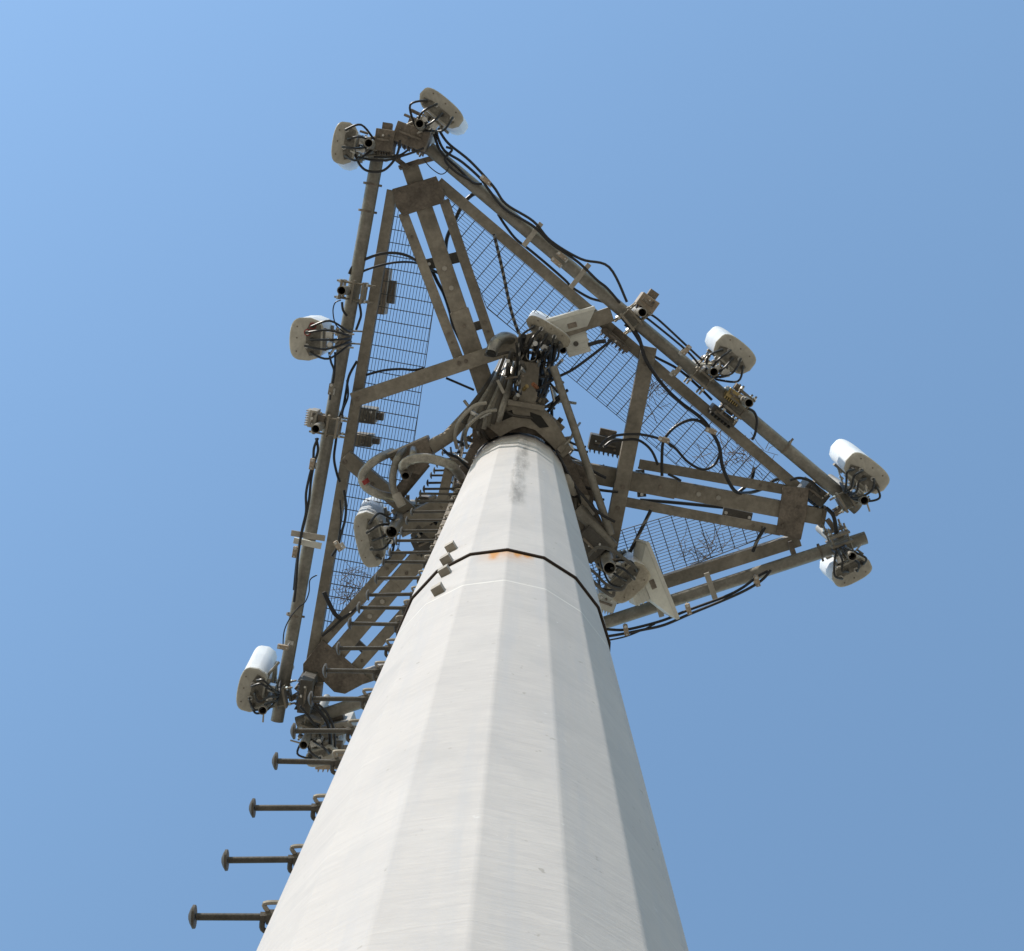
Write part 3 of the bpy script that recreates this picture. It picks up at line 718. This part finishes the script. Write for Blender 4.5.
J = [((524, 336), (520, 352), (521, 372), (520, 398)), ((532, 338), (524, 356), (523, 380), (527, 404)), ((540, 336), (534, 352), (531, 376), (533, 402)),
     ((548, 342), (544, 360), (540, 385), (536, 404)), ((556, 344), (552, 362), (545, 384), (541, 396)), ((561, 346), (554, 352), (549, 366), (545, 392)),
     ((517, 344), (518, 360), (516, 380), (514, 400)), ((553, 372), (548, 385), (543, 400), (535, 405)), ((545, 350), (538, 364), (528, 368), (520, 362)),
     ((526, 345), (528, 372), (536, 384), (544, 378)), ((512, 350), (508, 372), (511, 390), (508, 404)), ((536, 348), (541, 366), (540, 380), (530, 396)),
     ((550, 348), (548, 372), (538, 372), (532, 388)), ((522, 362), (526, 376), (522, 388), (524, 400))]
for i, pl in enumerate(J):
    mb = MB(); mb.tube(spline([P(u, v, 14.0 + .22 * k + rnd.uniform(-.1, .1)) for k, (u, v) in enumerate(pl)], 6), rnd.choice((.012, .015, .020)), 7)
    mb.build('jumper', (BLACK, DARK, COAX, BLACK)[i % 4], t, True)
for u, v, m_ in ((519, 381, STEEL), (527, 386, BRASS), (521, 368, STEEL), (533, 384, RUST), (518, 395, STEEL), (508, 361, STEEL), (539, 361, STEEL)):
    p = P(u, v, 14.0); mb = MB(); mb.tube([p, p + Vector((rnd.uniform(-.03, .03), .03, .05))], .016, 8); mb.build('connector', m_, t, True)
for i, (a, b) in enumerate((((474, 406), (457, 448)), ((484, 413), (467, 448)))):
    mb = MB(); mb.tube(spline([P(a[0] + 12, a[1] - 3, 13.9), P(*a, 13.85), P((a[0] + b[0]) / 2 - 6, (a[1] + b[1]) / 2 - 6, 13.9), P(b[0] - 2, b[1] - 12, 14.0), P(*b, 14.1)], 6), .014, 8)
    tag(mb.build('cable', GREYC if i else LIGHTG, None, True), ('grey cable arching from the coax sheaf, farther from the mast', 'grey cable arching from the coax sheaf, nearer the mast')[i], 'cable', 'black and grey cable runs')

# ------------------------------------------------------------------ cable runs
def cable(pts, label, r=.013, z=14.14, m=BLACK):
    r *= .78
    mb = MB(); mb.tube(spline([P(p[0], p[1], p[2] if len(p) > 2 else z) for p in pts], 6), r, 8)
    return tag(mb.build('cable', m, None, True), label, 'cable', 'black and grey cable runs')
cable([(438, 128), (448, 143), (470, 161), (493, 186), (506, 204), (533, 221), (551, 241), (581, 259), (609, 267), (627, 302)], 'outermost black cable arching along the upper right face pipe')
cable([(436, 132), (444, 150), (462, 162), (480, 178), (489, 190), (505, 209), (533, 226), (552, 244), (578, 262), (597, 280), (607, 288), (620, 303)], 'middle black cable hugging the upper right face pipe')
cable([(434, 134), (441, 152), (458, 168), (472, 182), (482, 184)], 'short black cable at the upper end of the right face pipe')
cable([(498, 214), (505, 225), (516, 239), (530, 250), (548, 265), (565, 280), (573, 288), (590, 298), (609, 305), (631, 329), (648, 352), (678, 369), (700, 388), (712, 400)], 'black cable threading between face pipe and frame on the upper right', z=14.25)
cable([(646, 318), (652, 322), (686, 350), (700, 366)], 'lower of two black cables between the tan box and the right antenna', .011)
cable([(650, 314), (660, 321), (688, 347), (702, 360)], 'upper of two black cables between the tan box and the right antenna', .011)
cable([(625, 324), (638, 336), (646, 360), (663, 385), (680, 402), (701, 418), (711, 431), (719, 446), (723, 468), (734, 490), (746, 493, 14.5), (762, 489, 14.6), (775, 480, 14.6), (790, 478, 14.6)], 'thick black cable winding under the right grating to the corner', .018, 14.2)
cable([(711, 431), (701, 422), (690, 420), (675, 427), (664, 440), (662, 455), (662, 476)], 'black cable making the left half of the big loop under the right grating', .015, 14.2)
cable([(664, 440), (675, 448), (688, 462), (703, 469.5), (715, 464), (721, 450)], 'black cable making the bottom of the big loop under the right grating', .013, 14.22)
cable([(599, 448), (608.6, 438), (623, 434.6), (642, 434.6), (663, 440), (672, 447)], 'black cable arching over the right cross beam from the sunlit radio unit', .013, 14.12)
cable([(604, 447), (612, 441), (622, 440), (638, 440), (651, 450), (658, 465)], 'shorter black cable arching behind the right cross beam', .013, 14.2)
cable([(668, 474), (676, 478), (681, 481)], 'stub of black cable emerging above the right arm', .013, 14.3)
cable([(349, 274), (354, 265), (366, 259), (380, 254), (395, 253), (408, 256), (420, 263, 14.5), (440, 274, 14.6)], 'black cable arching over the upper left grating', .014, 14.2)
cable([(352, 278), (366, 270), (386, 264), (402, 262), (416, 263, 14.5), (430, 268, 14.6)], 'flatter black cable crossing the upper left grating', .011, 14.22)
cable([(366, 375), (383, 370.5), (400, 369), (414, 370), (424, 368)], 'black cable crossing the left grating just above the cross beam', .012, 14.3)
cable([(446, 378), (460, 384), (474, 390)], 'short black cable below the left cross beam near the mast', .012, 14.35)
cable([(431, 268), (437, 281), (444, 294), (450, 312), (453, 325), (461, 342), (468, 360)], 'thick black cable lying along the gap left of the upper arm', .018, 14.6)
cable([(479, 193), (472, 195), (463, 204), (455, 220), (447, 238), (445, 256), (442, 268)], 'thick black cable curling round the strut right of the upper arm', .020, 14.6)
cable([(494, 234), (502, 268), (511, 310), (519, 334)], 'black cable with pale spiral wrap hanging across the upper grating', .016, 14.25, ROPE)
cable([(651, 510), (644, 524), (636, 540), (630, 552)], 'black cable with pale spiral wrap below the right arm', .018, 14.1, ROPE)
cable([(765, 527), (757, 541), (753, 552)], 'short spiral wrapped cable crossing the lower right grating', .018, 14.3, ROPE)
cable([(536, 391), (554, 379), (572, 370), (590, 357), (603, 347), (612, 340)], 'black cable sweeping from the mast head to the frame below the panel radio', .014, 14.1)
cable([(588, 345), (598, 342), (606, 341)], 'thick short black cable plugged into the panel radio above the mast', .020, 14.1, BLACK)
cable([(536, 402), (541, 396), (545, 388), (547, 374)], 'thin black cable beside the round brace over the mast', .009, 14.1)
cable([(604, 629), (622, 630), (639, 627), (664, 620), (686, 611), (724, 597), (742, 588), (757, 577), (768, 571)], 'upper black cable below the lower right face pipe', .014, 14.0)
cable([(603, 637), (622, 634), (642, 630), (664, 625), (690, 614), (724, 600), (746, 590), (762, 580), (771, 570)], 'lower black cable below the lower right face pipe', .014, 13.98)
cable([(604, 641), (624, 637), (640, 631), (655, 624)], 'thin tail of cable at the right edge of the mast', .008, 13.98)
cable([(826, 508), (833, 515), (836, 528), (836, 538)], 'thick black cable looping between the two pipes of the right corner', .020, 14.1)
cable([(790, 480), (800, 478), (812, 482), (820, 492)], 'black cable bridging frame and face pipe at the right corner', .014, 14.2)
cable([(640, 500), (668, 502), (700, 505), (720, 507), (745, 509), (762, 511)], 'black cable lying along the underside of the right arm', .018, 14.55)
cable([(754, 468), (752, 478), (746, 486), (736, 494)], 'short thick cable hanging from the frame near the right corner', .018, 14.6)
cable([(747, 408), (754, 412), (757, 421), (755, 434), (752, 440)], 'black cable dropping from the brass fitted pipe', .013, 14.1)
cable([(355, 154), (360, 165), (368, 171), (382, 171), (392, 163), (398, 152), (400, 140)], 'black cable loop hanging below the topmost left pipe', .012, 13.9)
cable([(358, 157), (372, 160), (388, 160), (402, 156), (414, 152), (424, 148)], 'black cable strung between the two topmost pipes', .011, 13.9)
cable([(374, 157), (388, 157), (400, 155), (408, 150)], 'second black cable strung between the two topmost pipes', .010, 13.95)
cable([(424, 160), (431, 168), (440, 174), (446, 172), (449, 166)], 'thin wire drooping below the upper apex', .005, 14.0)
cable([(446, 147), (452, 150), (445, 160), (456, 172), (470, 180)], 'black cable tucked against the start of the upper right face pipe', .012, 14.1)
cable([(341, 300), (335, 303), (333, 312), (336, 325), (345, 333)], 'thin black wire curling left of the bare left pipe', .006, 14.0)
cable([(342, 302), (343, 310), (347, 316)], 'short black cable under the bare left pipe', .012, 14.0)
cable([(359, 302), (361, 314), (359, 322), (356, 330)], 'short black cable between face pipe and frame high on the left', .012, 14.2)
cable([(329, 352), (331, 362), (334, 372), (331, 390), (330, 400)], 'black cable leaving the left antenna with red rings, outer strand', .011, 14.0)
cable([(335, 352), (335, 364), (334, 376), (332, 388)], 'black cable leaving the left antenna with red rings, inner strand', .010, 14.02)
cable([(357, 361), (349, 376), (346, 392), (343, 408), (338, 422), (336, 440), (334, 458), (337, 474), (340, 482)], 'black cable weaving between face pipe and left frame beam', .013, 14.3)
cable([(347, 380), (348, 396), (343, 410), (341, 424), (337, 436)], 'second black cable crossing between face pipe and left frame', .010, 14.28)
cable([(318, 438), (314, 448), (313, 462), (309, 478), (306, 494), (306, 512), (302, 530), (298, 556), (296, 584), (294, 602)], 'outer black cable running down the left face pipe', .013, 14.05)
cable([(316, 438), (318, 450), (314, 464), (311, 480), (309, 500), (305, 520), (301, 536), (297, 560), (294, 590)], 'inner black cable running down the left face pipe', .013, 14.07)
cable([(344, 490), (346, 505), (345, 520), (341, 534), (338, 546), (332, 556)], 'black cable crossing the lower part of the left grating', .013, 14.3)
cable([(340, 500), (341, 515), (340, 530), (338, 543)], 'thin cable beside the lower left grating cable', .008, 14.32)
cable([(317, 575), (310, 580), (309, 592), (305, 602), (298, 608), (290, 618), (284, 632), (283, 650)], 'thin black wire wandering over the lower left face pipe', .006, 14.0)
cable([(324, 592), (329, 603), (335, 614), (341, 619)], 'thick black cable stub over twigs at the lower left grating', .022, 14.3)
cable([(341, 619), (352, 612), (358, 606)], 'black cable rising right from the twigs at the lower left', .013, 14.3)
cable([(322, 636), (332, 628), (341, 620), (347, 616)], 'black cable along the lower left strut', .013, 14.32)
cable([(313, 706), (320, 712), (327, 722), (330, 735), (330, 750), (329, 760)], 'thick black cable dropping toward the lowest antenna', .018, 13.95)
cable([(318, 704), (326, 712), (333, 726), (335, 742), (334, 756)], 'second thick black cable dropping toward the lowest antenna', .012, 13.93)
cable([(300, 706), (308, 716), (318, 730), (322, 744), (322, 760)], 'third black cable dropping toward the lowest antenna', .012, 13.9)
cable([(262, 705), (267, 690), (268, 676), (274, 668), (279, 662)], 'grey cable rising beside the lower left corner pipe', .014, 14.0, GREYC)
cable([(520, 333), (519, 345), (520, 362), (519, 380), (521, 395)], 'spiral wrapped cable dropping straight to the mast head', .012, 13.95, ROPE)
cable([(556, 450), (564, 466), (575, 486), (585, 498), (598, 512), (615, 522)], 'black cable slanting down right of the mast behind the round brace', .014, 14.0)
cable([(545, 442), (558, 452), (572, 462), (590, 470), (606, 478)], 'black cable from the collar toward the right arm', .014, 14.25)
cable([(548, 430), (560, 436), (574, 444), (586, 447)], 'upper black cable from the collar to the sunlit radio unit', .012, 14.3)
cable([(552, 437), (562, 446), (576, 450), (588, 452)], 'lower black cable from the collar to the sunlit radio unit', .012, 14.3)
cable([(566, 474), (582, 486), (600, 490), (618, 492)], 'black cable tucked under the inner end of the right arm', .014, 14.2)
cable([(588, 556), (596, 548), (606, 548), (618, 554), (636, 568)], 'dark cable curling over the inner antenna right of the mast', .016, 13.5, DARK)
cable([(586, 566), (596, 574), (606, 584), (620, 590), (626, 584)], 'dark cable looping under the inner antenna right of the mast', .014, 13.5, DARK)
cable([(592, 580), (600, 588), (612, 596), (614, 592)], 'lowest dark cable under the inner antenna right of the mast', .016, 13.5, DARK)

t = thing('hub_fittings', P(535, 400, 14.2), 'clutter of clamps, rods and stub cables packed round the mast head collar', 'fittings')
hr = random.Random(21)
for k in range(110):
    if k < 52: u, v = hr.uniform(500, 560), hr.uniform(350, 425)
    elif k < 76: u, v = hr.uniform(556, 600), 0; v = 440 + (u - 556) * 1.9 + hr.uniform(-22, 30)
    elif k < 96: u = hr.uniform(455, 482); v = 470 - (u - 455) * 1.9 + hr.uniform(-28, 12)
    else: u, v = hr.uniform(385, 452), hr.uniform(496, 548)
    z = 14.15 + hr.uniform(-.1, .45); p = P(u, v, z)
    d = Vector((hr.uniform(-1, 1), hr.uniform(-1, 1), hr.uniform(-.8, .8))).normalized()
    mb = MB(); kind = hr.random()
    if kind < .35: mb.bar(p - d * hr.uniform(.04, .11), p + d * .06, hr.uniform(.02, .05), .012); nm, m_ = 'plate', hr.choice((GALV, GALVD, LIGHTG, DARK))
    elif kind < .7: mb.tube([p - d * hr.uniform(.05, .14), p + d * .06], hr.uniform(.006, .014), 7); nm, m_ = 'rod', hr.choice((STEEL, GALV, DARK, GALVD))
    else: mb.tube(spline([p - d * .14, p + Vector((hr.uniform(-.05, .05), hr.uniform(-.05, .05), -.04)), p + d * .12, p + d * .2 + UP * .12], 5), hr.uniform(.008, .014), 7); nm, m_ = 'stub_cable', hr.choice((BLACK, BLACK, COAX, GREYC))
    mb.build(nm, m_, t, nm != 'plate')

# little cable hangers
for u, v, ang, lb in ((485.5, 180, 40, 'tan cable hanger near the top of the upper right face pipe'), (562, 256, 40, 'tan cable hanger midway along the upper right cables'), (556, 262, 40, 'tan bracket under the upper right face pipe by its middle'),
                      (686.5, 350, 130, 'tan cable hanger left of the right side antenna'), (677, 371, 130, 'grey cable hanger inside the face pipe on the right'), (664, 440, 20, 'tan cable tie where the right loop crosses'),
                      (711, 431, 20, 'tan cable tie at the upper end of the right loop'), (688.5, 609, 75, 'tan cable hanger under the middle of the lower right pipe'), (626, 630, 80, 'tan cable hanger under the lower right pipe nearest the mast'),
                      (757, 581, 75, 'tan cable hanger under the lower right pipe farthest right'), (312, 464, 100, 'tan cable hanger on the left cables above the double plate'), (295, 552, 100, 'tan cable hanger just under the double plate on the left'),
                      (338, 546, 60, 'rust coloured cable tie on the lower left grating'), (331, 389, 100, 'grey cable hanger below the left antenna'), (283, 647, 10, 'tan stack of small clamps on the lower left face pipe')):
    c = P(u, v, 13.95); d = rot2(math.radians(ang)); s_ = Vector((-d.y, d.x, 0))
    t = thing('cable_hanger', c, lb, 'cable clip', 'cable hangers')
    mb = MB(); mb.box(c, d, s_, UP, .085, .035, .04); mb.build('block', TANBOX if 'tan' in lb or 'rust' in lb else GALV, t, bevel=.004)
    mb = MB(); mb.tube([c - UP * .03 + d * .03, c + UP * .2 + d * .03], .007, 6); mb.tube([c - UP * .03 - d * .03, c + UP * .06 - d * .03], .012, 6); mb.box(c + UP * .2 + d * .03, d, s_, UP, .05, .03, .02); mb.build('stud', STEEL, t)

# dry twigs caught on the gratings
for (u, v, su, sv, n, lb) in ((352, 588, 18, 24, 75, 'dry twigs standing on the lower left grating'), (740, 455, 34, 12, 50, 'dry twigs lying over the right grating near the corner'), (655, 395, 18, 16, 34, 'dry twigs on the right grating beside the cross beam'), (700, 548, 36, 7, 50, 'line of dry grass lying across the lower right grating')):
    mb = MB()
    for i in range(n):
        a = P(u + rnd.gauss(0, su * .45), v + rnd.gauss(0, sv * .45), 14.52); 
        d = Vector((rnd.uniform(-1, 1), rnd.uniform(-1, 1), rnd.uniform(.05, .6))).normalized() * rnd.uniform(.05, .22)
        mid = a + d * .5 + Vector((rnd.uniform(-.02, .02), rnd.uniform(-.02, .02), .01))
        mb.tube([a, mid, a + d], rnd.uniform(.0012, .0028), 4)
    tag(mb.build('twigs', TWIG), lb, 'twigs', None, 'stuff')
